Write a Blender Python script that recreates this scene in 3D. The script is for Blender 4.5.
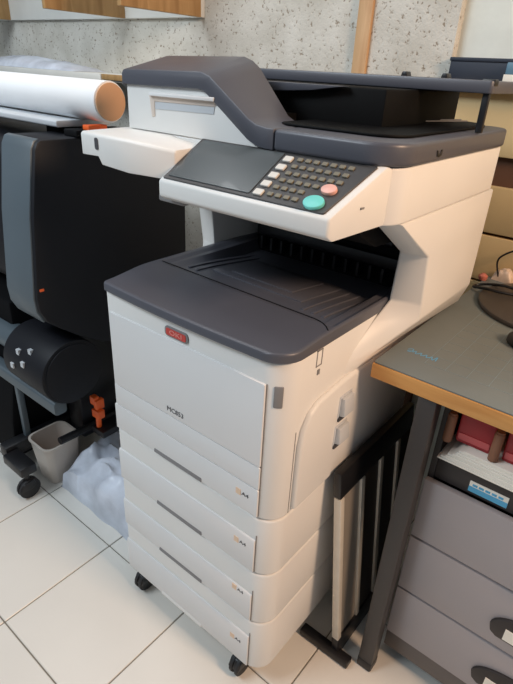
import bpy, bmesh, math, random
from mathutils import Vector, Matrix, noise
random.seed(7)
for o in list(bpy.data.objects): bpy.data.objects.remove(o)
S = bpy.context.scene
C = S.collection
# ------------------------------------------------------------------ camera
CAM = (0.8438, -0.5875, 1.2961); YAW, PITCH, ROLL, FPX = 0.661, -0.4801, 0.0545, 524.79
fw = Vector((-math.sin(YAW)*math.cos(PITCH), math.cos(YAW)*math.cos(PITCH), math.sin(PITCH)))
r0 = Vector((math.cos(YAW), math.sin(YAW), 0)); u0 = r0.cross(fw)
rr = math.cos(ROLL)*r0 + math.sin(ROLL)*u0; uu = -math.sin(ROLL)*r0 + math.cos(ROLL)*u0
cd = bpy.data.cameras.new('camera'); cam = bpy.data.objects.new('camera', cd); C.objects.link(cam)
m3 = Matrix((rr, uu, -fw)).transposed()
cam.matrix_world = Matrix.Translation(CAM) @ m3.to_4x4()
cd.sensor_fit = 'HORIZONTAL'; cd.sensor_width = 36; cd.lens = FPX/513*36; cd.clip_start = 0.02
S.camera = cam
# ------------------------------------------------------------------ world, lights, exposure
w = bpy.data.worlds.new('world'); S.world = w; w.use_nodes = True
bg = w.node_tree.nodes['Background']; bg.inputs[0].default_value = (0.80, 0.90, 1.0, 1); bg.inputs[1].default_value = 0.24
S.view_settings.view_transform = 'Standard'; S.view_settings.look = 'None'
S.view_settings.exposure = 0.0; S.view_settings.gamma = 1.0; S.view_settings.use_curve_mapping = False
def area(name, loc, target, size, power, col):
    d = bpy.data.lights.new(name, 'AREA'); d.shape = 'RECTANGLE'; d.size, d.size_y = size
    d.energy = power; d.color = col
    o = bpy.data.objects.new(name, d); C.objects.link(o); o.location = loc
    o.rotation_euler = (Vector(target)-Vector(loc)).to_track_quat('-Z', 'Y').to_euler()
area('ceiling_lamp_cool', (-0.9, -1.5, 2.65), (-0.1, 0.1, 0.6), (1.3, 0.7), 44, (0.82, 0.92, 1.0))
area('ceiling_lamp_back', (-0.6, 0.1, 2.7), (-0.4, 0.7, 0.9), (1.4, 0.4), 10, (0.95, 0.98, 1.0))
area('ceiling_lamp_warm', (2.2, 0.08, 2.1), (0.45, 0.25, 0.7), (0.45, 0.45), 41, (1.0, 0.67, 0.44))

# ------------------------------------------------------------------ materials
MATS = {}
def mat(name, col, rough=0.5, metal=0.0, var=0.06, vscale=6.0, bump=0.0, bscale=80.0, spec=0.5, coat=0.0, trans=0.0, alpha=1.0):
    if name in MATS: return MATS[name]
    m = bpy.data.materials.new(name); m.use_nodes = True; N = m.node_tree.nodes; L = m.node_tree.links
    b = N['Principled BSDF']
    tc = N.new('ShaderNodeTexCoord'); nz = N.new('ShaderNodeTexNoise'); nz.inputs['Scale'].default_value = vscale; nz.inputs['Detail'].default_value = 4
    L.new(tc.outputs['Object'], nz.inputs['Vector'])
    cr = N.new('ShaderNodeValToRGB')
    cr.color_ramp.elements[0].position = 0.3; cr.color_ramp.elements[1].position = 0.7
    cr.color_ramp.elements[0].color = tuple(c*(1-var) for c in col)+(1,); cr.color_ramp.elements[1].color = tuple(min(1, c*(1+var)) for c in col)+(1,)
    L.new(nz.outputs['Fac'], cr.inputs['Fac']); L.new(cr.outputs['Color'], b.inputs['Base Color'])
    b.inputs['Roughness'].default_value = rough; b.inputs['Metallic'].default_value = metal
    b.inputs['Specular IOR Level'].default_value = spec; b.inputs['Coat Weight'].default_value = coat
    b.inputs['Transmission Weight'].default_value = trans; b.inputs['Alpha'].default_value = alpha
    if bump > 0:
        n2 = N.new('ShaderNodeTexNoise'); n2.inputs['Scale'].default_value = bscale; n2.inputs['Detail'].default_value = 3
        L.new(tc.outputs['Object'], n2.inputs['Vector'])
        bp = N.new('ShaderNodeBump'); bp.inputs['Strength'].default_value = bump; bp.inputs['Distance'].default_value = 0.002
        L.new(n2.outputs['Fac'], bp.inputs['Height']); L.new(bp.outputs['Normal'], b.inputs['Normal'])
    MATS[name] = m; return m
def srgb(r, g, b):
    f = lambda c: (c/255/12.92) if c <= 10 else ((c/255+0.055)/1.055)**2.4
    return (f(r), f(g), f(b))
WHITE = mat('printer_white_plastic', srgb(226, 224, 220), 0.42, var=0.015, bump=0.04, bscale=600)
WHITE2 = mat('printer_panel_white', srgb(222, 221, 220), 0.45, var=0.015, bump=0.04, bscale=600)
DARK = mat('printer_charcoal_plastic', srgb(80, 81, 89), 0.38, var=0.04, bump=0.06, bscale=500)
BLACK = mat('black_plastic', srgb(22, 22, 25), 0.4, var=0.1)
MATTE = mat('matte_black', srgb(14, 14, 16), 0.8, var=0.1, spec=.15)
SEAM = mat('seam_shadow_grey', srgb(120, 118, 118), 0.7, var=0.05)
PLOT = mat('plotter_black', srgb(20, 21, 27), 0.55, spec=.3, var=0.06, bump=0.05, bscale=400)
PLOTF = mat('plotter_slate_sheen', srgb(84, 95, 102), 0.4, var=0.05)  # slate of the bars; on the end cover lip it paints a cool reflection
RUBBER = mat('caster_rubber', srgb(34, 34, 36), 0.6)
GREY = mat('grey_plastic', srgb(128, 126, 126), 0.5)
LGREY = mat('light_grey_plastic', srgb(196, 200, 204), 0.45)
SILVER = mat('brushed_aluminium', srgb(216, 210, 198), 0.4, metal=0.25, var=0.05, vscale=30)
SHEET = mat('grey_metal_sheet', srgb(158, 150, 140), 0.45, metal=0.3, var=0.08)
SCREEN = mat('lcd_glass', srgb(66, 72, 74), 0.25, var=0.05, coat=0.2)
FASCIA = mat('panel_fascia', srgb(62, 60, 60), 0.45)
KEYG = mat('grey_key', srgb(118, 112, 96), 0.5)
KEYW = mat('white_key', srgb(212, 208, 200), 0.5)
TEAL = mat('start_key_teal', srgb(110, 208, 200), 0.4)
CORAL = mat('stop_key_coral', srgb(230, 174, 160), 0.4)
RED = mat('badge_red', srgb(196, 62, 54), 0.4)
INK = mat('dark_ink', srgb(70, 70, 74), 0.6)
TAPE = mat('beige_sticker', srgb(234, 202, 172), 0.6)
ORANGE = mat('orange_plastic', srgb(244, 104, 44), 0.45)
PAPER = mat('white_roll_paper', srgb(232, 234, 236), 0.7, var=0.02)
KRAFT = mat('kraft_cardboard', srgb(206, 160, 122), 0.8, var=0.08)
STEEL = mat('dark_steel', srgb(60, 58, 58), 0.45, metal=0.2, var=0.06)
CABD = mat('cabinet_black_steel', srgb(44, 40, 40), 0.5)
DRAW = mat('drawer_mauve_grey', srgb(162, 155, 156), 0.45, var=0.03)
CARD = mat('white_card', srgb(238, 232, 220), 0.7)
BOOK = mat('red_cover', srgb(150, 24, 34), 0.4)
BROWN = mat('brown_tube', srgb(128, 88, 66), 0.7)
BLUE = mat('sticker_blue', srgb(84, 168, 208), 0.5)
CYAN = mat('mat_print_blue', srgb(92, 158, 196), 0.6)
GRIDL = mat('mat_grid_line', srgb(124, 142, 146), 0.6)
NAVY = mat('navy_box', srgb(34, 42, 58), 0.6)
BEIGE = mat('slat_beige', srgb(214, 186, 136), 0.6, var=0.05)
TUB = mat('tub_plastic', srgb(196, 186, 176), 0.4, var=0.05)
CAB = mat('cabinet_white', srgb(226, 226, 220), 0.5)
CLUT = mat('crumpled_film', srgb(214, 190, 168), 0.4, var=0.2, vscale=30)
BASE = mat('stand_base_dark', srgb(70, 64, 60), 0.4)
def wood(name, c1, c2, axis=0, scale=3.0, rough=0.5):
    m = bpy.data.materials.new(name); m.use_nodes = True; N = m.node_tree.nodes; L = m.node_tree.links; b = N['Principled BSDF']
    tc = N.new('ShaderNodeTexCoord'); mp = N.new('ShaderNodeMapping'); s = [22, 22, 22]; s[axis] = scale; mp.inputs['Scale'].default_value = s
    nz = N.new('ShaderNodeTexNoise'); nz.inputs['Scale'].default_value = 1.6; nz.inputs['Detail'].default_value = 6; nz.inputs['Distortion'].default_value = 0.6
    cr = N.new('ShaderNodeValToRGB'); cr.color_ramp.elements[0].position = .32; cr.color_ramp.elements[1].position = .68
    cr.color_ramp.elements[0].color = c1+(1,); cr.color_ramp.elements[1].color = c2+(1,)
    L.new(tc.outputs['Object'], mp.inputs['Vector']); L.new(mp.outputs['Vector'], nz.inputs['Vector']); L.new(nz.outputs['Fac'], cr.inputs['Fac']); L.new(cr.outputs['Color'], b.inputs['Base Color'])
    b.inputs['Roughness'].default_value = rough
    return m
BEECH = wood('beech_edge', srgb(196, 136, 72), srgb(216, 160, 92))
OAK = wood('oak_door', srgb(164, 124, 76), srgb(196, 156, 104), axis=2)
TRIMW = wood('raw_strip', srgb(186, 142, 98), srgb(214, 176, 132), axis=2)
def plaster():
    m = bpy.data.materials.new('speckled_plaster'); m.use_nodes = True; N = m.node_tree.nodes; L = m.node_tree.links; b = N['Principled BSDF']
    tc = N.new('ShaderNodeTexCoord')
    n1 = N.new('ShaderNodeTexNoise'); n1.inputs['Scale'].default_value = 9; n1.inputs['Detail'].default_value = 5
    c1 = N.new('ShaderNodeValToRGB'); c1.color_ramp.elements[0].position = .3; c1.color_ramp.elements[1].position = .7
    c1.color_ramp.elements[0].color = srgb(192, 188, 177)+(1,); c1.color_ramp.elements[1].color = srgb(214, 211, 202)+(1,)
    v = N.new('ShaderNodeTexNoise'); v.inputs['Scale'].default_value = 95; v.inputs['Detail'].default_value = 2; v.inputs['Roughness'].default_value = .6
    c2 = N.new('ShaderNodeValToRGB'); c2.color_ramp.elements[0].position = .30; c2.color_ramp.elements[0].color = (1, 1, 1, 1); c2.color_ramp.elements[1].position = .40; c2.color_ramp.elements[1].color = (0, 0, 0, 1)
    mx = N.new('ShaderNodeMixRGB'); mx.inputs['Color2'].default_value = srgb(146, 134, 118)+(1,)
    L.new(tc.outputs['Object'], n1.inputs['Vector']); L.new(tc.outputs['Object'], v.inputs['Vector'])
    L.new(n1.outputs['Fac'], c1.inputs['Fac']); L.new(v.outputs['Fac'], c2.inputs['Fac'])
    L.new(c2.outputs['Color'], mx.inputs['Fac']); L.new(c1.outputs['Color'], mx.inputs['Color1']); L.new(mx.outputs['Color'], b.inputs['Base Color'])
    bp = N.new('ShaderNodeBump'); bp.inputs['Strength'].default_value = .5; bp.inputs['Distance'].default_value = .004
    L.new(v.outputs['Fac'], bp.inputs['Height']); L.new(bp.outputs['Normal'], b.inputs['Normal']); b.inputs['Roughness'].default_value = .9
    return m
PLASTER = plaster()
PALE = mat('pale_wall', srgb(216, 222, 216), 0.85, var=0.05, vscale=14, bump=0.3, bscale=60)
TILE = mat('ivory_floor_tile', srgb(224, 220, 212), 0.28, var=0.03, vscale=3)
GROUT = mat('grout', srgb(128, 122, 112), 0.9)
def film():
    m = mat('clear_plastic_film', srgb(208, 214, 226), 0.34, var=0.24, vscale=9, bump=0.9, bscale=38)
    return m
FILM = film()

# ------------------------------------------------------------------ helpers
WLOC = {}
def BM(): return bmesh.new()
def prism(bm, poly, axis, a, b, bev=0.0, seg=2, ang=25):
    t = bmesh.new()
    def P(p, h):
        return {'x': (h, p[0], p[1]), 'y': (p[0], h, p[1]), 'z': (p[0], p[1], h)}[axis]
    va = [t.verts.new(P(p, a)) for p in poly]; vb = [t.verts.new(P(p, b)) for p in poly]
    n = len(poly); t.faces.new(va); t.faces.new(vb[::-1])
    for i in range(n): t.faces.new((va[i], vb[i], vb[(i+1) % n], va[(i+1) % n]))
    fin(t, bev, seg, ang); merge(bm, t); return bm
def fin(t, bev, seg=2, ang=25):
    bmesh.ops.recalc_face_normals(t, faces=t.faces)
    if bev > 0:
        es = [e for e in t.edges if len(e.link_faces) == 2 and e.calc_face_angle(0) > math.radians(ang)]
        bmesh.ops.bevel(t, geom=es, offset=bev, segments=seg, profile=.5, affect='EDGES', clamp_overlap=True)
def merge(bm, t):
    me = bpy.data.meshes.new('tmp'); t.to_mesh(me); t.free(); bm.from_mesh(me); bpy.data.meshes.remove(me)
def box(bm, x0, x1, y0, y1, z0, z1, bev=0.0, seg=2):
    return prism(bm, [(x0, y0), (x1, y0), (x1, y1), (x0, y1)], 'z', z0, z1, bev, seg)
def rrect(x0, x1, y0, y1, r, n=7):
    """r = radii for corners (x0y0, x1y0, x1y1, x0y1)"""
    if not isinstance(r, (tuple, list)): r = (r,)*4
    P = []
    for (cx, cy, a0, q) in ((x0, y0, 180, r[0]), (x1, y0, 270, r[1]), (x1, y1, 0, r[2]), (x0, y1, 90, r[3])):
        sx = 1 if cx == x0 else -1; sy = 1 if cy == y0 else -1
        if q < 1e-5: P.append((cx, cy)); continue
        for i in range(n+1):
            a = math.radians(a0+90*i/n); P.append((cx+sx*q+q*math.cos(a), cy+sy*q+q*math.sin(a)))
    return P
def cyl(bm, c, axis, r, h, n=28, bev=0.0, r2=None):
    poly = [(r*math.cos(2*math.pi*i/n), (r2 or r)*math.sin(2*math.pi*i/n)) for i in range(n)]
    k = {'x': (1, 2, 0), 'y': (0, 2, 1), 'z': (0, 1, 2)}[axis]
    return prism(bm, [(p[0]+c[k[0]], p[1]+c[k[1]]) for p in poly], axis, c[k[2]], c[k[2]]+h, bev)
def tube(bm, pts, r, n=8):
    pts = [Vector(p) for p in pts]; rings = []
    for i, p in enumerate(pts):
        d = (pts[min(i+1, len(pts)-1)]-pts[max(i-1, 0)]).normalized()
        a = d.orthogonal().normalized() if i == 0 else (pa - d*pa.dot(d)).normalized(); pa = a
        b = d.cross(a); rings.append([bm.verts.new(p+r*(math.cos(2*math.pi*k/n)*a+math.sin(2*math.pi*k/n)*b)) for k in range(n)])
    for i in range(len(rings)-1):
        for k in range(n): bm.faces.new((rings[i][k], rings[i][(k+1) % n], rings[i+1][(k+1) % n], rings[i+1][k]))
    bm.faces.new(rings[0][::-1]); bm.faces.new(rings[-1]); return bm
def loft(bm, rings, caps=True, bev=0.0):
    t = bmesh.new(); R = [[t.verts.new(p) for p in r] for r in rings]; n = len(R[0])
    for i in range(len(R)-1):
        for k in range(n): t.faces.new((R[i][k], R[i][(k+1) % n], R[i+1][(k+1) % n], R[i+1][k]))
    if caps: t.faces.new(R[0][::-1]); t.faces.new(R[-1])
    fin(t, bev); merge(bm, t); return bm
def smooth_path(pts, k=6):
    V = [Vector(p) for p in pts]; out = []
    for i in range(len(V)-1):
        a, b, c, d = V[max(i-1, 0)], V[i], V[i+1], V[min(i+2, len(V)-1)]
        for j in range(k):
            t = j/k; out.append(.5*((2*b)+(c-a)*t+(2*a-5*b+4*c-d)*t*t+(3*b-a-3*c+d)*t**3))
    return out+[V[-1]]
def obj(name, bm, m, parent=None, label=None, origin=None, ang=35):
    me = bpy.data.meshes.new(name)
    bmesh.ops.recalc_face_normals(bm, faces=bm.faces); bm.to_mesh(me); bm.free()
    return obm(name, me, m, parent, label, origin, ang)
def obm(name, me, m, parent=None, label=None, origin=None, ang=35):
    xs = [v.co for v in me.vertices]
    c = Vector(origin) if origin else Vector([(min(v[i] for v in xs)+max(v[i] for v in xs))/2 for i in range(3)])
    me.transform(Matrix.Translation(-c)); me.materials.clear(); me.materials.append(m)
    me.shade_smooth(); me.set_sharp_from_angle(angle=math.radians(ang))
    o = bpy.data.objects.new(name, me); C.objects.link(o)
    return place(o, c, parent, label)
def place(o, c, parent=None, label=None):
    if parent: o.parent = parent; o.location = Vector(c)-WLOC[parent.name]
    else: o.location = c
    WLOC[o.name] = Vector(c)
    if label: o['label'] = label
    return o
def inst(src, c, parent=None, label=None, name=None):
    o = bpy.data.objects.new(name or src.name.split('.')[0], src.data); C.objects.link(o)
    return place(o, c, parent, label)
def thing(name, loc, label, cat, group=None):
    o = bpy.data.objects.new(name, None); C.objects.link(o); o.empty_display_size = .05
    place(o, loc); return tag(o, label, cat, group)
def tag(o, label, cat=None, group=None, kind=None):
    o['label'] = label
    if cat: o['category'] = cat
    if group: o['group'] = group
    if kind: o['kind'] = kind
    return o
def struct(o, label=None):
    o['kind'] = 'structure'
    if label: o['label'] = label
    return o
def text(name, body, size, mtx, m, parent, depth=0.0004, shear=0.0, label=None, sx=1.0):
    cu = bpy.data.curves.new('t', 'FONT'); cu.body = body; cu.size = size; cu.extrude = depth; cu.align_x = 'CENTER'; cu.align_y = 'CENTER'; cu.shear = shear; cu.resolution_u = 2
    t = bpy.data.objects.new('t', cu); C.objects.link(t); dg = bpy.context.evaluated_depsgraph_get()
    me = bpy.data.meshes.new_from_object(t.evaluated_get(dg)); bpy.data.objects.remove(t); bpy.data.curves.remove(cu)
    me.transform(mtx @ Matrix.Diagonal((sx, 1, 1, 1))); me.name = name
    return obm(name, me, m, parent, label)
def frame(o, ex, ey):
    ex = Vector(ex).normalized(); ey = Vector(ey).normalized(); ez = ex.cross(ey)
    return Matrix.Translation(o) @ Matrix((ex, ey, ez)).transposed().to_4x4()
FRONT = lambda x, y, z: frame((x, y, z), (1, 0, 0), (0, 0, 1))

# ------------------------------------------------------------------ room
T, TX, TY = 0.3263, -0.16, 0.0369
bm = BM(); box(bm, TX-8*T, TX+7*T, TY-5*T, TY+5*T, -0.05, -0.0035)
floor = struct(obj('floor', bm, GROUT), 'pale ivory square tile floor with grey joints')
bm = BM(); g = .0017; box(bm, g, T-g, g, T-g, -0.02, 0, .0015, 1)
src = None
for i in range(-8, 7):
    for j in range(-5, 5):
        c = (TX+(i+.5)*T, TY+(j+.5)*T, -0.01)
        if src is None: src = obj('floor_tile', bm, TILE, floor, origin=(T/2, T/2, -0.01)); src.location = Vector(c)-WLOC[floor.name]
        else: inst(src, c, floor)
bm = BM(); box(bm, -3.0, 0.245, 0.95, 0.98, 0, 2.9)
wl = struct(obj('wall_back', bm, PLASTER), 'rough speckled plaster wall behind the printer')
bm = BM(); box(bm, 0.245, 2.2, 0.98, 1.06, 0, 2.9)
struct(obj('wall_recess', bm, PALE), 'pale smooth wall set back at the right')
bm = BM(); box(bm, -0.045, 0.0, 0.938, 0.9505, 0, 2.9, .002)
struct(obj('trim_1', bm, TRIMW), 'narrow raw wood strip running up the plaster wall')

# open rack with wooden dividers at top left
t = thing('wall_rack', (-1.5, .77, 1.443), 'white backed wall rack with oak dividers above the paper roll', 'rack')
b = BM(); box(b, -2.6, -.656, .93, .9495, 1.443, 2.1, .002); obj('back_panel', b, CAB, t)
for x in (-.655, -1.065, -1.92):
    b = BM(); box(b, x-.018, x, .59, .9297, 1.443, 2.1, .002); obj('divider', b, OAK, t)
b = BM(); box(b, -2.6, -.64, .59, .9495, 2.1005, 2.12, .002); obj('top_board', b, CAB, t)
# shelf behind the plotter
t = thing('wall_shelf', (-1.6, .85, 1.22), 'pale shelf board with short brown edge strip behind the paper roll', 'shelf')
b = BM(); box(b, -2.6, -.72, .745, .949, 1.225, 1.25, .002); obj('shelf_board', b, CAB, t)
b = BM(); box(b, -2.6, -.985, .735, .7448, 1.223, 1.2505, .001); obj('front_edge', b, CAB, t)
b = BM(); box(b, -.98, -.72, .735, .7448, 1.232, 1.2505, .001); obj('edge_strip', b, OAK, t)
for x in (-2.3, -1.5, -.9):
    b = BM(); prism(b, [(.76, 1.2245), (.949, 1.2245), (.949, 1.08), (.93, 1.08)], 'x', x, x+.02, .002); obj('bracket', b, LGREY, t)
def crumple(name, x0, x1, y0, y1, z0, h, m, seed, amp=.35, nx=26, ny=18, fr=9.0, power=.5):
    b = BM(); off = Vector((seed*3.1, seed*1.7, 0)); top = {}; bot = {}
    for i in range(nx+1):
        for j in range(ny+1):
            u, v = i/nx, j/ny; x = x0+(x1-x0)*u; y = y0+(y1-y0)*v
            e = max(0.0, (4*u*(1-u)))**power*max(0.0, (4*v*(1-v)))**power
            q = noise.fractal(Vector((x, y, 0))*fr+off, 1.0, 2.0, 4)
            rdg = 1-abs(noise.noise(Vector((x*1.3, y*2.2, 3))*fr*1.7+off))*1.6
            z = z0+h*e*(1-amp*.5+amp*(.6*q+.5*rdg-.3))
            dx = .02*(noise.noise(Vector((y*9, seed, 1))))*(1 if True else 0); dy = .018*noise.noise(Vector((x*9, seed, 5)))
            top[i, j] = b.verts.new((x+dx, y+dy, max(z, z0+.001)))
            bot[i, j] = b.verts.new((x+dx, y+dy, z0)) if i in (0, nx) or j in (0, ny) else None
    for i in range(nx):
        for j in range(ny): b.faces.new((top[i, j], top[i+1, j], top[i+1, j+1], top[i, j+1]))
    ring = [(i, 0) for i in range(nx)]+[(nx, j) for j in range(ny)]+[(i, ny) for i in range(nx, 0, -1)]+[(0, j) for j in range(ny, 0, -1)]
    n = len(ring)
    for k in range(n):
        a, c = ring[k], ring[(k+1) % n]; b.faces.new((top[a], bot[a], bot[c], top[c]))
    b.faces.new([bot[k] for k in ring][::-1])
    return obj(name, b, m, ang=60)
tag(crumple('plastic_sheet', -2.1, -1.2, .76, .92, 1.2505, .05, FILM, 4), 'crumpled clear plastic sheet lying on the wall shelf', 'plastic sheet')

# ------------------------------------------------------------------ large plotter at left
pl = thing('wide_format_plotter', (-1.1, .3, 0), 'black wide format plotter standing left of the white printer', 'plotter')
X1 = -.35
prof = [(.098, 1.126), (.088, 1.12), (.08, 1.105), (.052, .95), (.036, .80), (.03, .745), (.033, .71), (.05, .675), (.085, .645), (.129, .611), (.216, .555), (.50, .50), (.553, .56), (.553, 1.10), (.54, 1.126)]
b = BM(); prism(b, prof, 'x', -.49, X1, .006, 2, 40); ec = obj('end_cover', b, PLOT, pl)
# front lip of the black end cover, cool reflection painted in as slate
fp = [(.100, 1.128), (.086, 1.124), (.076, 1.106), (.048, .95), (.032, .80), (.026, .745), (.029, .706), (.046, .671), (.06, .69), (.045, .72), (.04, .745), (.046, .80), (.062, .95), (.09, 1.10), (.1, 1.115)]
b = BM(); prism(b, fp, 'x', -.495, -.362, .003, 2, 40); obj('front_sheen', b, PLOTF, ec)
b = BM(); box(b, -.352, -.348, .040, .052, .765, .772, .001); obj('status_lamp', b, ORANGE, ec)
b = BM(); prism(b, [(.11, 1.10), (.085, 1.08), (.06, .90), (.09, .74), (.14, .68), (.50, .62), (.50, 1.10)], 'x', -2.3, -.4955, .01); obj('carriage_housing', b, PLOT, pl)
b = BM(); prism(b, rrect(.185, .345, 1.142, 1.158, .005), 'x', -2.3, -.42, .002); obj('top_rail', b, LGREY, pl)
b = BM()
for x in (-2.1, -1.2, -.56): b = BM(); box(b, x, x+.06, .24, .32, 1.0955, 1.1415); obj('rail_support', b, MATTE, pl)
b = BM(); box(b, -.40, -.345, .19, .34, 1.1265, 1.142, .003); sp = obj('roll_cradle', b, MATTE, pl)
b = BM(); box(b, -.355, -.33, .215, .27, 1.1425, 1.154, .002); obj('cradle_tab', b, ORANGE, sp)
# take-up reel
b = BM(); cyl(b, (-.56, .105, .50), 'x', .098, .21, 48, .004); rl = obj('take_up_reel', b, PLOT, pl)
b = BM(); cyl(b, (-.349, .105, .50), 'x', .088, .003, 40, .001); obj('end_cap', b, PLOT, rl)
b = BM()
for k, (dx, a) in enumerate(((-.49, 150), (-.455, 165), (-.51, 178), (-.44, 140))):
    b = BM(); y, z = .105+.0985*math.cos(math.radians(a)), .50+.0985*math.sin(math.radians(a)); box(b, dx, dx+.014, y-.004, y+.006, z-.008, z+.008); obj('clip', b, LGREY, rl)
b = BM(); cyl(b, (-2.2, .105, .50), 'x', .045, 1.64, 24); obj('take_up_shaft', b, PLOTF, pl)
b = BM(); prism(b, rrect(.035, .075, .375, .42, .01), 'x', -2.2, -.36, .003); obj('front_bar', b, PLOTF, pl)
b = BM(); box(b, -.648, -.628, .06, .08, .14, .374, .004); obj('strut', b, PLOTF, pl)
b = BM(); prism(b, [(.10, .62), (.10, .43), (.07, .37), (.04, .20), (.03, .05), (.30, .05), (.46, .20), (.46, .62)], 'x', -2.2, -.665, .01); obj('catch_basket', b, MATTE, pl)
b = BM(); box(b, -.58, -.50, .20, .50, .13, .56, .008); obj('leg', b, BLACK, pl)
b = BM(); box(b, -.66, -.615, -.02, .56, .10, .15, .008); obj('foot', b, BLACK, pl)
b = BM(); box(b, -.6145, -.50, -.035, .02, .10, .135, .006); obj('foot_arm', b, BLACK, pl)
b = BM(); tube(b, [(-.482, .10, .185), (-.484, .2, .18), (-.487, .4, .175)], .013); obj('cross_rod', b, BLACK, pl)
def caster(parent, x, y, r, h, m=RUBBER):
    b = BM(); cyl(b, (x-.012, y, r), 'x', r, .009, 20, .002); cyl(b, (x+.004, y, r), 'x', r, .009, 20, .002); cs = obj('caster', b, m, parent)
    b = BM(); prism(b, [(y-r*.95, r*1.05), (y-r*.6, r*1.75), (y+.4*r, r*1.95), (y+r*.6, r*1.2), (y+.1*r, r*.9)], 'x', x-.016, x+.016, .003); cyl(b, (x, y, r*1.6), 'z', .008, h-r*1.6, 12); obj('caster_fork', b, BLACK, cs)
caster(pl, -.525, -.008, .036, .10)
caster(pl, -.635, .50, .036, .10)
b = BM(); tube(b, [(-.41, .205, .225), (-.40, .20, .275)], .009); box(b, -.418, -.382, .188, .214, .27, .30, .003); box(b, -.41, -.392, .192, .222, .30, .335, .003); box(b, -.425, -.40, .19, .21, .315, .345, .003)
obj('release_lever', b, ORANGE, pl)
b = BM(); box(b, -.43, -.37, .19, .42, .20, .225, .004); obj('lever_mount', b, BLACK, pl)
# roll of paper on the plotter
t = thing('paper_roll', (-.9, .265, 1.16), 'thick white paper roll with tan end lying across the plotter top', 'paper roll')
b = BM(); cyl(b, (-2.2, .265, 1.207), 'x', .0465, 1.895, 48, .002); obj('wound_paper', b, PAPER, t)
b = BM(); cyl(b, (-.3045, .265, 1.207), 'x', .0425, .004, 40, .001); obj('end_disc', b, KRAFT, t)
# tub, bag
t = thing('waste_tub', (-.54, .12, 0), 'small open greyish plastic tub on the floor under the plotter', 'tub')
def ring(x0, x1, y0, y1, r, z): return [(p[0], p[1], z) for p in rrect(x0, x1, y0, y1, r, 5)]
b = BM()
loft(b, [ring(-0.601, -0.506, .07, .175, .02, .001), ring(-0.616, -0.494, .055, .187, .028, .15), ring(-0.620, -0.490, .051, .191, .03, .152), ring(-0.620, -0.490, .051, .191, .03, .158), ring(-0.613, -0.497, .058, .184, .026, .158), ring(-0.598, -0.509, .073, .172, .018, .006)], True)
obj('tub_body', b, TUB, t)
b = BM(); box(b, -.575, -.55, .09, .13, .0065, .05, .004); obj('scrap', b, BLACK, t)
b = BM(); box(b, -.545, -.52, .12, .14, .0065, .08, .004); obj('scrap', b, ORANGE, t)
tag(crumple('plastic_bag', -.486, -.036, .085, .45, .0, .19, FILM, 1, amp=.5, nx=48, ny=40, fr=5, power=.20), 'clear plastic bag of bluish white film on the floor beside the printer', 'plastic bag')

# ------------------------------------------------------------------ the printer
W, D = .449, .55
zb, z3, z2, z1, z5 = .0726, .2329, .3863, .5381, .8846
pr = thing('multifunction_printer', (W/2, .3, 0), 'tall white multifunction printer with charcoal lid and stacked paper trays', 'printer')
def shell(name, za, zb_, parent, m=WHITE, y0=0.0, bev=.005):
    b = BM(); prism(b, rrect(-.013, W, y0, D, (.012, .045, .02, .02), 9), 'z', za, zb_, bev, 3, 60); return obj(name, b, m, parent)
def traybox(za, zt, ridge, lab_z, handle_dark=True):
    tr = shell('paper_tray', za+.0012, zt-.0012, pr)
    # lip and drawer front
    b = BM(); prism(b, [(-.0005, ridge+.002), (.004, ridge), (.004, za+.006), (-.004, za+.006), (-.0045, ridge-.004), (-.0025, ridge+.001)], 'x', -.007, .4115, .0012); fr = obj('tray_front', b, WHITE2, tr)
    b = BM(); box(b, .4117, .4131, -.0006, .002, za+.006, ridge+.014); obj('gap', b, SEAM, tr)
    tray_bits(tr, za, lab_z, handle_dark)
def tray_bits(tr, za, lab_z, handle_dark):
    b = BM(); prism(b, [(-.006, za+.006), (-.006, za+.010), (-.0042, za+.016), (-.002, za+.016), (-.002, za+.006)], 'x', .125, .268, .0008); obj('tray_handle', b, GREY if handle_dark else WHITE, tr)
    b = BM(); box(b, .360, .372, -.0052, -.0038, lab_z-.007, lab_z+.007); obj('size_label', b, TAPE, tr)
    text('size_mark', 'A4', .0115, FRONT(.383, -.0047, lab_z), INK, tr, sx=1.3)
traybox(zb, z3, .180, .146, False)
traybox(z3, z2, .319, .312)
traybox(z2, z1, .479, .455)
for (x, y) in ((.028, .022), (W-.072, .02), (.04, D-.06), (W-.05, D-.06)): caster(pr, x, y, .032, zb+.0)
# engine body
en = shell('engine_body', z1+.0012, z5-.001, pr)
b = BM(); prism(b, rrect(-.002, .4135, .612, .838, .004), 'y', -.0004, .0002)
obj('gap', b, SEAM, en)
b = BM(); prism(b, rrect(.002, .4125, .6655, .8395, .003), 'y', -.0042, .002, .0012); dr = obj('front_door', b, WHITE2, pr)
text('model_mark', 'MC853', .0155, FRONT(.195, -.0045, .681), INK, dr, sx=1.05)
b = BM(); prism(b, rrect(-.001, .4125, .612, .6635, .002), 'y', -.0036, .002, .001); obj('door_sill', b, WHITE2, en)
b = BM(); prism(b, rrect(-.006, .4125, z1+.006, .610, .002), 'y', -.0042, .002, .001); t1 = obj('paper_tray', b, WHITE2, pr)
tray_bits(t1, z1, .583, True)
b = BM(); box(b, .4127, .4138, -.0005, .002, .545, .84); obj('gap', b, SEAM, en)
# badge
b = BM(); prism(b, rrect(.170, .232, .8455, .8665, .008), 'y', -.0026, .001, .0008); bd = obj('badge_plate', b, GREY, pr)
b = BM(); prism(b, rrect(.175, .227, .849, .863, .003), 'y', -.0036, -.0025); obj('badge_face', b, RED, bd)
text('badge_letters', 'OKI', .0135, FRONT(.201, -.0038, .856), mat('badge_letter', srgb(224, 150, 140), .5), bd, sx=1.5)
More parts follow.
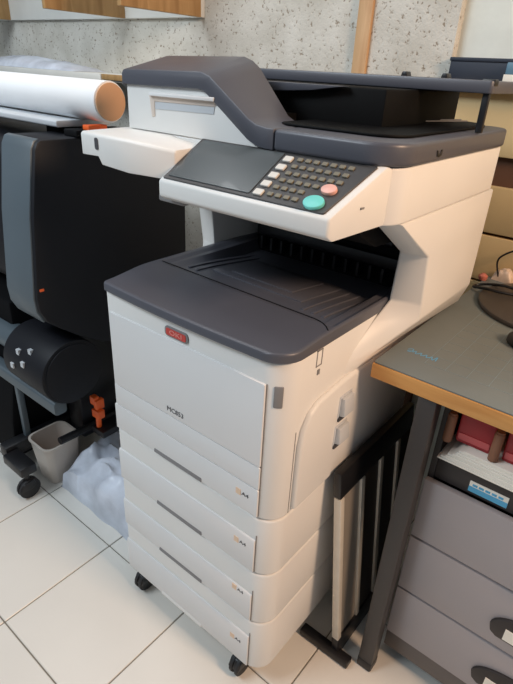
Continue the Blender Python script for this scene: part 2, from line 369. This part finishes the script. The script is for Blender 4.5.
# door grip on the rounded corner
b = BM(); box(b, -.008, .008, -.002, .004, -.021, .021, .002)
bmesh.ops.rotate(b, verts=b.verts, cent=(0, 0, 0), matrix=Matrix.Rotation(math.radians(35), 3, 'Z')); bmesh.ops.translate(b, verts=b.verts, vec=(.4315, .0095, .818)); obj('door_grip', b, GREY, pr)
# right flank
b = BM(); box(b, W-.001, W+.0006, .0455, .0472, .545, .735); obj('gap', b, SEAM, en)
b = BM(); prism(b, [(.052, .55), (.052, .70), (.058, .735), (.075, .762), (.10, .776), (.19, .785), (.34, .785), (.53, .80), (.53, .55)], 'x', W-.004, W+.010, .008, 3); sc = obj('side_cover', b, WHITE, pr)
for (y0, y1, za, zt) in ((.178, .215, .705, .748), (.175, .212, .640, .680)):
    b = BM(); box(b, W+.0085, W+.0115, y0-.004, y1+.004, za-.004, zt+.004, .001); obj('latch_recess', b, LGREY, sc)
    b = BM(); prism(b, [(W+.011, za), (W+.024, za+.004), (W+.020, zt), (W+.011, zt)], 'y', y0, y1, .002); obj('latch', b, LGREY, sc)
    b = BM(); box(b, W+.0105, W+.014, y0-.003, y1-.002, za-.010, za-.0005); obj('latch_gap', b, INK, sc)
b = BM()
for (y0, y1, za, zt) in ((.088, .090, .852, .884), (.104, .106, .852, .884), (.088, .106, .882, .884), (.088, .106, .852, .854)): box(b, W-.001, W+.0008, y0, y1, za-.003, zt-.003)
box(b, W-.001, W+.0015, .094, .101, .832, .842); obj('lock_mark', b, GREY, en)
# top cover: height field with rounded front corners
def topcover():
    b = BM(); R = .045; x0, x1, yb = -.014, .452, .50
    def ss(a, c, t): t = max(0, min(1, (t-a)/(c-a))); return t*t*(3-2*t)
    ys = [0, .0012, .003, .006, .01, .015, .022, .03, .04, .05, .065, .08, .1, .12, .135, .142, .145, .148, .155, .17, .2, .24, .28, .32, .36, .4, .44, .47, yb]
    us = [0, .002, .006, .012, .02, .024, .03, .045, .06, .066, .072, .09]+[.12+.76*i/24 for i in range(25)]+[.91, .928, .934, .94, .955, .964, .972, .98, .988, .994, .998, 1]
    rows = []
    for y in ys:
        rl_ = .012; rrr = R
        xa = x0+(rl_-math.sqrt(max(0, rl_*rl_-(rl_-y)**2)) if y < rl_ else 0); xb = x1-(rrr-math.sqrt(max(0, rrr*rrr-(rrr-y)**2)) if y < rrr else 0)
        row = []
        for u in us:
            x = xa+(xb-xa)*u
            bow = -.004-.009*(1-((x-.22)/.24)**2)*max(0, 1-y/.05)
            d = min(x-xa, xb-x, y+.0) if True else 0
            q = .006; ed = 0 if d >= q else q*(1-math.sqrt(max(0, 1-(1-d/q)**2)))
            h = .902+.012*ss(0, .12, y)*(1-.55*(x/.449))
            inn = ss(.028, .036, x)*(1-ss(.415, .423, x))
            h -= ss(.006, .010, x)*(1-ss(.440, .444, x))*ss(.1435, .1485, y)*.004
            h -= inn*ss(.1435, .1485, y)*(.0025+.030*ss(.14, .50, y))
            row.append((x, y+bow, h-ed))
        rows.append(row)
    V = [[b.verts.new(p) for p in r] for r in rows]
    for j in range(len(V)-1):
        for i in range(len(us)-1): b.faces.new((V[j][i], V[j][i+1], V[j+1][i+1], V[j+1][i]))
    rim = [V[0][i] for i in range(len(us))]+[V[j][-1] for j in range(1, len(V))]+[V[-1][i] for i in range(len(us)-2, -1, -1)]+[V[j][0] for j in range(len(V)-2, 0, -1)]
    lo = [b.verts.new((v.co.x, v.co.y, z5+.0005)) for v in rim]; n = len(rim)
    for k in range(n): b.faces.new((rim[k], lo[k], lo[(k+1) % n], rim[(k+1) % n]))
    b.faces.new(lo[::-1])
    return obj('top_cover', b, DARK, pr, ang=28)
tc_ = topcover()
def slopeplate(name, x0, x1, y0, y1, dz, m, par, n=6, th=.003):
    b = BM()
    def ss(a, c, t): t = max(0, min(1, (t-a)/(c-a))); return t*t*(3-2*t)
    def hz(x, y): return .902+.012*(1-.55*(x/.449))-.0065-.030*ss(.14, .50, y)
    rings = []
    for k in range(n+1):
        y = y0+(y1-y0)*k/n; rings.append([(x0, y, hz(x0, y)-.002), (x1, y, hz(x1, y)-.002), (x1, y, hz(x1, y)+dz), (x0, y, hz(x0, y)+dz)])
    loft(b, rings, True, .0008); return obj(name, b, m, par)
slopeplate('paper_stop', .10, .335, .20, .36, .0025, DARK, tc_)
slopeplate('paper_stop_flap', .135, .295, .225, .345, .005, DARK, tc_)
for x in (.055, .078, .355, .378, .4): slopeplate('rib', x, x+.006, .17, .44, .0025, DARK, tc_)
b = BM(); tube(b, [(x, y, .9021+.012*(1-.55*x/.449)) for x, y in [(.004+.40*k/20, .1428) for k in range(21)]]+[(x, y, .9021+.012*(1-.55*x/.449)) for x, y in ((.415, .141), (.425, .137), (.436, .130), (.446, .120))], .0011, 6)
obj('cover_seam', b, MATTE, tc_)
# pillars carrying the scanner
def pillar(name, f):
    S_ = [(.765, (.44, .17), (.4495, .20), (.455, .60), (.42, .60)), (.785, (.443, .172), (.4525, .225), (.466, .62), (.42, .62)), (.812, (.446, .195), (.468, .265), (.475, .63), (.42, .63)), (.826, (.447, .215), (.479, .285), (.5, .635), (.42, .635)),
          (.872, (.450, .282), (.515, .352), (.515, .638), (.42, .638)), (.905, (.455, .33), (.515, .350), (.515, .64), (.42, .64)), (1.005, (.461, .325), (.515, .334), (.515, .64), (.42, .64)), (1.0905, (.468, .178), (.515, .188), (.515, .64), (.40, .64))]
    b = BM(); loft(b, [[(f(p[0]), p[1], s[0]) for p in s[1:]] for s in S_], True, .004); return obj(name, b, WHITE, pr)
pillar('scanner_pillar', lambda x: x); pillar('scanner_pillar', lambda x: W-.012-x)
b = BM(); box(b, .03, .42, .44, .64, .56, 1.088); box(b, -.02, .46, .16, .64, 1.068, 1.0895)
prism(b, [(.16, 1.07), (.24, 1.03), (.44, 1.02), (.44, 1.07)], 'x', .34, .452); obj('exit_cavity', b, MATTE, pr)
b = BM()
for k in range(9): cyl(b, (.06+k*.04, .432, .985), 'x', .010, .022, 14)
box(b, .04, .43, .425, .439, .93, .955, .002); box(b, .05, .42, .40, .439, 1.0, 1.012, .002)
for k in range(12): box(b, .06+k*.03, .066+k*.03, .415, .4395, .90, .93)
obj('exit_roller', b, BLACK, pr)
# scanner
XL, XR, YF, YB = -.075, .515, .135, .64
b = BM(); prism(b, rrect(XL, XR, YF, YB, (.02, .055, .03, .03), 9), 'z', 1.0915, 1.178, .004, 3, 60); scn = obj('scanner_body', b, WHITE, pr)
# lid
b = BM()
S1 = [(-.076, 1.257), (-.076, 1.276), (-.070, 1.283), (.138, 1.287), (.158, 1.281), (.175, 1.270), (.245, 1.224), (.262, 1.216), (.285, 1.2125), (.3, 1.2125), (.3, 1.1795), (.28, 1.1798), (.262, 1.183), (.245, 1.190), (.155, 1.250), (.143, 1.257), (.128, 1.2595)]
prism(b, S1, 'y', .126, .240, .0022, 2, 40)
prism(b, rrect(.3005, .521, .126, .65, (0, .06, .05, .0), 9), 'z', 1.1795, 1.2125, .006, 3, 60)
for v in b.verts:
    if v.co.z > 1.245 and v.co.x < .2: v.co.z += max(0, v.co.y-.13)*.25
lid = obj('document_cover', b, DARK, pr)
b = BM(); prism(b, [(-.070, 1.1785), (-.070, 1.2575), (.128, 1.260), (.143, 1.2575), (.155, 1.2505), (.245, 1.1905), (.262, 1.1835), (.28, 1.1812), (.28, 1.1785)], 'y', .133, .236, .002, 2, 40); ff = obj('feeder_front', b, WHITE, pr)
b = BM(); prism(b, [(-.004, 1.242), (.168, 1.243), (.166, 1.234), (.010, 1.232), (.010, 1.206), (.002, 1.204)], 'y', .1315, .134, .0006); obj('recess_shading', b, mat('recess_shading_cream', srgb(214, 200, 188), .5), ff)  # tan shading under the handle lip, painted as a cream strip
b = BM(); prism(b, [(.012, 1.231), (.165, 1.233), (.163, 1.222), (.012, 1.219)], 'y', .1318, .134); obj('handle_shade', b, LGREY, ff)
b = BM(); prism(b, [(.005, 1.2475), (.170, 1.249), (.169, 1.2425), (.0, 1.2415)], 'y', .124, .134, .001); obj('handle_lip', b, WHITE2, ff)
# document tray over the lid
b = BM(); prism(b, rrect(.262, .488, .185, .645, (.02, .05, .09, .02), 8), 'z', 1.2126, 1.2175, .002); box(b, -.06, .40, .30, .64, 1.1785, 1.276, .004); box(b, -.06, .22, .2405, .3, 1.1785, 1.225); obj('output_bed', b, mat('deep_black', srgb(9, 9, 10), .6, spec=.12), pr)
b = BM(); prism(b, rrect(-.03, .53, .425, .635, .006), 'z', 1.2765, 1.297, .003); dt = obj('document_tray', b, DARK, pr)
b = BM(); prism(b, [(.05, 1.2762), (.33, 1.2762), (.26, 1.266), (.05, 1.252)], 'y', .28, .2995, .002); obj('feed_apron', b, DARK, dt)
for (x, y) in ((.345, .47), (.425, .47)):
    b = BM(); prism(b, [(x-.007, 1.2965), (x+.007, 1.2965), (x+.004, 1.305), (x-.004, 1.305)], 'y', y, y+.02, .001); obj('paper_guide', b, BLACK, dt)
b = BM(); box(b, .512, .524, .437, .447, 1.213, 1.2955, .002); box(b, .508, .531, .43, .45, 1.288, 1.299, .002); obj('tray_support', b, BLACK, dt)
b = BM(); tube(b, [(.33, .35, 1.2205), (.42, .62, 1.2205)], .0014); tube(b, [(.345, .33, 1.2205), (.44, .60, 1.2205)], .0014); obj('bed_ridge', b, GREY, pr)
b = BM(); prism(b, [(.255, 1.197), (.258, 1.188), (.266, 1.186), (.275, 1.188), (.278, 1.197), (.272, 1.197), (.270, 1.192), (.262, 1.192), (.260, 1.197)], 'x', .5205, .5225, .0005); obj('lid_mark', b, BLACK, lid)
# control panel
pa = BM(); prism(pa, [(.03, 1.118), (.03, 1.092), (.042, 1.084), (.15, 1.094), (.15, 1.178), (.137, 1.1805)], 'x', .130, .490, .004); 
bmesh.ops.recalc_face_normals(pa, faces=pa.faces)
for v in pa.verts:
    if v.co.x > .4: v.co.x += (v.co.y-.09)*.22
cp = obj('control_panel', pa, WHITE, pr)
sy, sz = .107, .0625; sl = math.hypot(sy, sz); EY = Vector((0, sy, sz)).normalized(); EZ = Vector((0, -sz, sy)).normalized()
def PAN(u, v, h=0): return Vector((u, .03, 1.118))+EY*v*sl+EZ*h
def panplate(name, u0, u1, v0, v1, h0, h1, m, par, r=.002, bev=.0006, skew=0.0):
    b = BM(); prism(b, rrect(u0, u1, v0*sl, v1*sl, r, 4), 'z', h0, h1, bev, 1)
    for v in b.verts:
        c = v.co.copy(); k = c.y/sl-.5
        v.co = Vector((c.x+skew*k*(c.x-.137)/.34, .03, 1.118))+EY*c.y+EZ*c.z
    return obj(name, b, m, par)
fa = panplate('panel_fascia', .137, .476, .05, .96, -.001, .0025, FASCIA, cp, .003, skew=.026)
panplate('display_screen', .146, .326, .10, .92, .0025, .004, SCREEN, cp, .003)
for k in range(5): panplate('soft_key', .333, .349, .10+.165*k, .20+.165*k, .0025, .006, KEYW, cp)
for i in range(7):
    for j in range(6):
        if i >= 4 and j < 1: continue
        if 4 <= i and j == 1 : continue
        u = .357+i*.0152; v = .13+j*.135
        panplate('key', u, u+.0095, v, v+.062, .0025, .0052, KEYG, cp, .0015, .0004)
def panbutton(name, u, v, ru, m):
    b = BM(); cyl(b, (0, 0, .002), 'z', ru, .006, 24, .0012, r2=ru*.8)
    for q in b.verts: q.co = PAN(u, v)+Vector((q.co.x, 0, 0))+EY*q.co.y+EZ*q.co.z
    obj(name, b, m, cp)
panbutton('start_button', .440, .165, .0165, TEAL); panbutton('stop_button', .447, .41, .0125, CORAL)
b = BM(); box(b, .478, .492, .09, .10, 1.125, 1.128); obj('panel_mark', b, GREY, cp)
# left arm with usb port
b = BM()
def sec(x, yf, za, zt, yt): return [(x, yf, za), (x, yf, zt-.004), (x, yf+.004, zt), (x, yt, zt+.002), (x, .15, zt+.002), (x, .15, za)]
loft(b, [sec(-.090, .032, 1.133, 1.175, .12), sec(-.037, .030, 1.135, 1.175, .12), sec(-.027, .030, 1.121, 1.175, .12), sec(.050, .030, 1.117, 1.175, .12), sec(.135, .066, 1.112, 1.164, .13)], True, .0025); ua = obj('side_arm', b, WHITE, pr)
b = BM(); prism(b, rrect(-.043, -.033, 1.147, 1.168, .004), 'y', .0285, .031); obj('usb_port', b, INK, ua)
b = BM(); box(b, .10, .165, .055, .12, 1.074, 1.088, .004); obj('panel_hinge', b, GREY, pr)

# ------------------------------------------------------------------ aluminium frame leaning on the printer
FRAMEK = mat('dark_infill', srgb(46, 42, 40), .5)
fr = thing('aluminium_frame', (.51, .27, 0), 'black and silver metal frame leaning between the printer and the bench leg', 'metal frame')
def lean(b):
    for v in b.verts:
        z = v.co.z; v.co.x = v.co.x+.533-z*.100; v.co.y += .012+.022*(1-z/.6)
    return b
def lb(*a, **k): b = BM(); box(b, *a, **k); return lean(b)
obj('top_rail', lb(-.009, .009, .165, .52, .505, .572, bev=.003), BLACK, fr)
obj('bottom_rail', lb(-.009, .009, .165, .52, .003, .06, bev=.003), BLACK, fr)
for y in (.165, .255, .345, .435):
    obj('upright', lb(-.008, .010, y, y+.016, .0605, .5045, bev=.002), SILVER, fr); obj('infill', lb(-.004, .004, y+.0165, y+.0895 if y < .43 else .52, .0605, .5045), SHEET if y < .2 else FRAMEK, fr)
b = BM(); box(b, .435, .575, .185, .212, .002, .022, .003); obj('foot_bar', b, BLACK, fr)

# ------------------------------------------------------------------ workbench
ZT = .812
wb = thing('workbench', (1.1, .58, 0), 'workbench with beech edged top on dark steel legs right of the printer', 'workbench')
b = BM(); box(b, .484, 1.9, .236, .91, ZT-.031, ZT, .002); obj('tabletop', b, BEECH, wb)
for (x, y) in ((.604, .236), (1.84, .236), (.604, .872), (1.84, .872)):
    b = BM(); sq = lambda cx, cy, z: [(cx-.018, cy-.018, z), (cx+.018, cy-.018, z), (cx+.018, cy+.018, z), (cx-.018, cy+.018, z)]
    loft(b, [sq(x, y, .012), sq(x-.004, y+.02, ZT-.0315)], True, .003); lg = obj('leg', b, STEEL, wb)
    b = BM(); box(b, x-.019, x+.019, y-.019, y+.019, 0, .03, .004); obj('foot_cap', b, BLACK, lg)
b = BM(); box(b, .65, 1.83, .88, .895, ZT-.08, ZT-.032); obj('apron', b, STEEL, wb)
# cutting mat
cm = thing('cutting_mat', (1.1, .58, ZT), 'grey green cutting mat with blue print covering the bench top', 'cutting mat')
b = BM(); prism(b, rrect(.486, 1.75, .238, .90, .004), 'z', ZT+.0003, ZT+.0035, .0008); obj('mat_sheet', b, mat('mat_grey_green', srgb(112, 118, 116), .55, var=.05, bump=.1, bscale=300), cm)
zl = ZT+.0038
b = BM()
for k in range(28): x = .56+k*.04; box(b, x, x+.0007, .30, .87, zl-.0004, zl)
for k in range(15): y = .30+k*.04; box(b, .56, 1.65, y, y+.0007, zl-.0004, zl)
gl = obj('grid_lines', b, GRIDL, cm); gl['kind'] = 'stuff'
b = BM()
def stroke(pts): tube(b, [(.513+p[0], .318+p[1], zl) for p in smooth_path([(q[0], q[1], 0) for q in pts], 4)], .0011, 5)
stroke([(0, .012), (.006, .020), (.010, .014), (.006, .004), (.002, .006), (.012, .010)])
for k in range(4): stroke([(.012+k*.011, .006), (.016+k*.011, .015), (.019+k*.011, .004), (.023+k*.011, .009)])
stroke([(.054, .002), (.058, .020), (.060, .002)])
for v in b.verts: v.co.z = zl+(v.co.z-zl)*.2
obj('script_mark', b, CYAN, cm)
# drawer unit
du = thing('drawer_unit', (.92, .54, 0), 'dark drawer unit with grey fronts under the workbench', 'drawer unit')
b = BM(); box(b, .638, .650, .266, .83, .06, .770); box(b, 1.20, 1.212, .266, .83, .06, .770); box(b, .6502, 1.1998, .82, .83, .06, .770); box(b, .6502, 1.1998, .27, .82, .06, .08); obj('carcass', b, CABD, du)
b = BM(); box(b, .6502, 1.1998, .266, .8198, .606, .664, .002); obj('shelf_rail', b, CABD, du)
b = BM(); box(b, .638, 1.212, .262, .2655, .06, .118, .001); obj('plinth', b, mat('plinth_grey', srgb(104, 96, 92), .5), du)
for (za, zt) in ((.447, .602), (.285, .441), (.125, .279)):
    b = BM(); box(b, .638, 1.212, .252, .2658, za, zt, .002); d = obj('drawer', b, DRAW, du)
    zc = (za+zt)/2-.018 if za < .44 else (za+zt)/2-.03
    hx = .925 if za < .44 else .945
    hp = [(hx+.092*math.cos(a), zc+.045*math.sin(a)) for a in [math.pi*i/18 for i in range(19)]]+[(hx-.088, zc-.018), (hx-.075, zc-.026), (hx+.075, zc-.026), (hx+.088, zc-.018)]
    b = BM(); prism(b, hp, 'y', .244, .2525, .003, 2, 40); h = obj('cup_handle', b, CABD, d)
    b = BM(); prism(b, [(hx-.062, zc+.010), (hx+.062, zc+.010), (hx+.062, zc-.020), (hx-.062, zc-.020)], 'y', .2425, .2445); obj('label_card', b, CARD, d)
for (x, y) in ((.72, .36), (1.13, .36), (.72, .76), (1.13, .76)):
    b = BM(); cyl(b, (x, y, .02), 'z', .014, .04, 16, .002); obj('foot', b, BLACK, du)
b = BM(); box(b, .718, .790, .2645, .266, .614, .638, .0004); st = obj('sticker', b, CARD, du)
b = BM(); box(b, .718, .790, .2640, .2646, .614, .626); obj('sticker_band', b, BLUE, st)
b = BM()
for k in range(5): box(b, .724+k*.012, .733+k*.012, .2640, .2646, .628, .633)
obj('sticker_print', b, BLUE, st)
# shelf content
t = thing('paper_stack', (.8, .4, .664), 'uneven stack of white paper on the open shelf of the drawer unit', 'paper')
for k in range(8):
    dx = random.uniform(-.012, .012); b = BM(); box(b, .652+.006*k+dx*.3, 1.06+dx, .250+.001*k+.25*abs(dx), .50, .6645+k*.0044, .6645+k*.0044+.0041, .0008); obj('paper_layer', b, CARD, t)
for k, (x0, x1, lab) in enumerate(((.668, .734, 'leftmost red folder on the white paper stack under the bench'), (.754, .838, 'middle red folder standing on the paper stack under the bench'), (.846, .93, 'rightmost red folder standing on the paper stack under the bench'))):
    t = thing('red_folder', ((x0+x1)/2, .4, .69), lab, 'folder', 'red folders on the shelf')
    b = BM(); prism(b, rrect(x0, x1, .7005, .772, .006), 'y', .278, .49, .002); obj('cover', b, BOOK, t)
    b = BM(); prism(b, rrect(x0+.004, x1-.004, .708, .722, .003), 'y', .2765, .2785); obj('spine_label', b, mat('spine_pink', srgb(196, 88, 88), .5), t)
for x, lab in ((.656, 'short brown cardboard tube at the left end of the red folders'), (.742, 'short brown cardboard tube standing between two red folders')):
    b = BM(); cyl(b, (x, .268, .7002), 'z', .009, .060, 18, .001); cyl(b, (x, .268, .7602), 'z', .0075, .004, 18); o = tag(obj('cardboard_tube', b, BROWN), lab, 'tube', 'brown tubes on the shelf')
for o in C.objects:
    if o.parent is None and o.name.split('.')[0] in ('drawer_unit', 'paper_stack', 'red_folder', 'cardboard_tube'): o.location += Vector((-.018, .022, -.02))
# things on the bench
zt = ZT+.0036
t = thing('stand_base', (.69, .75, zt), 'round dark stand base on the cutting mat at the right edge', 'stand')
b = BM(); cyl(b, (.69, .75, zt), 'z', .172, .012, 56, .005); obj('base_plate', b, BASE, t)
b = BM(); cyl(b, (.72, .77, zt+.012), 'z', .02, .10, 24, .002); obj('neck', b, BASE, t)
b = BM()
loft(b, [[(.702+.055*sx*math.cos(a), .515+.036*sx*math.sin(a), zt+h) for a in [2*math.pi*i/24 for i in range(24)]] for sx, h in ((.9, 0), (1, .006), (.96, .018), (.75, .029), (.35, .034), (.05, .035))])
tag(obj('computer_mouse', b, BLACK), 'small black rounded mouse on the cutting mat near the right edge', 'mouse')
b = BM(); tube(b, smooth_path([(.66, .83, zt+.018), (.60, .80, zt+.018), (.55, .80, zt+.018), (.51, .80, zt+.010), (.490, .79, zt+.004), (.494, .765, zt+.008), (.53, .745, zt+.018), (.58, .75, zt+.018), (.66, .79, zt+.018)]), .0035)
tag(obj('cable', b, BLACK), 'black cable looped on the bench beside the round stand base', 'cable')
b = BM(); tube(b, smooth_path([(.52, .885, zt+.004), (.505, .885, zt+.05), (.52, .885, zt+.075), (.56, .886, zt+.10), (.64, .886, zt+.14)]), .0025)
tag(obj('thin_cable', b, BLACK), 'thin black wire rising against the beige slats', 'cable')
tag(crumple('crumpled_wrapper', .500, .555, .872, .908, zt, .045, CLUT, 2, fr=26), 'crumpled pinkish clear wrapper at the back of the bench', 'wrapper')
b = BM(); loft(b, [[(.485+.012*s*math.cos(a), .86+.012*s*math.sin(a), zt+h) for a in [2*math.pi*i/14 for i in range(14)]] for s, h in ((.8, 0), (1, .006), (1, .012), (.4, .018))])
tag(obj('red_bottle_cap', b, mat('red_cap_plastic', srgb(186, 108, 92), .5)), 'small red cap lying at the back left corner of the bench', 'cap')
# slatted beige panel behind the bench
sp = thing('slatted_panel', (1.0, .94, .6), 'beige slatted wall panel behind the workbench', 'wall panel')
for (za, zt_) in ((.53, .655), (.66, .785), (.791, .918), (.926, 1.048), (1.122, 1.272)):
    b = BM(); box(b, .27, 1.9, .925, .945, za, zt_, .003); obj('slat', b, BEIGE, sp)
b = BM(); box(b, .27, 1.9, .9455, .955, .5, 1.272); box(b, .28, .33, .9555, .975, 0, 1.272); box(b, 1.84, 1.89, .9555, .975, 0, 1.272); obj('backing', b, mat('backing_slot_shade', srgb(92, 62, 44), .8), sp)  # dark brown puts the shade of the open slots into the backing colour
b = BM(); box(b, .262, 1.95, .885, .979, 1.2725, 1.288, .002); tag(obj('ledge_board', b, BEIGE), 'beige ledge board capping the slatted panel', 'shelf')
b = BM(); box(b, .251, .75, .932, .977, 1.2885, 1.338, .003); box(b, .249, .752, .930, .9785, 1.338, 1.347, .002); tag(obj('storage_box', b, NAVY), 'long navy box on the ledge behind the printer lid', 'box')
t = thing('small_carton', (.45, .905, 1.288), 'small white carton with blue and red sides on the ledge', 'carton')
b = BM(); box(b, .405, .50, .888, .926, 1.2885, 1.312, .001); obj('carton_body', b, CARD, t)
b = BM(); box(b, .407, .440, .89, .925, 1.3122, 1.338, .002); obj('blue_packet', b, mat('packet_blue', srgb(92, 128, 150), .5), t)
b = BM(); box(b, .443, .49, .89, .925, 1.3122, 1.338, .002); obj('dark_packet', b, mat('packet_maroon', srgb(96, 60, 56), .5), t)
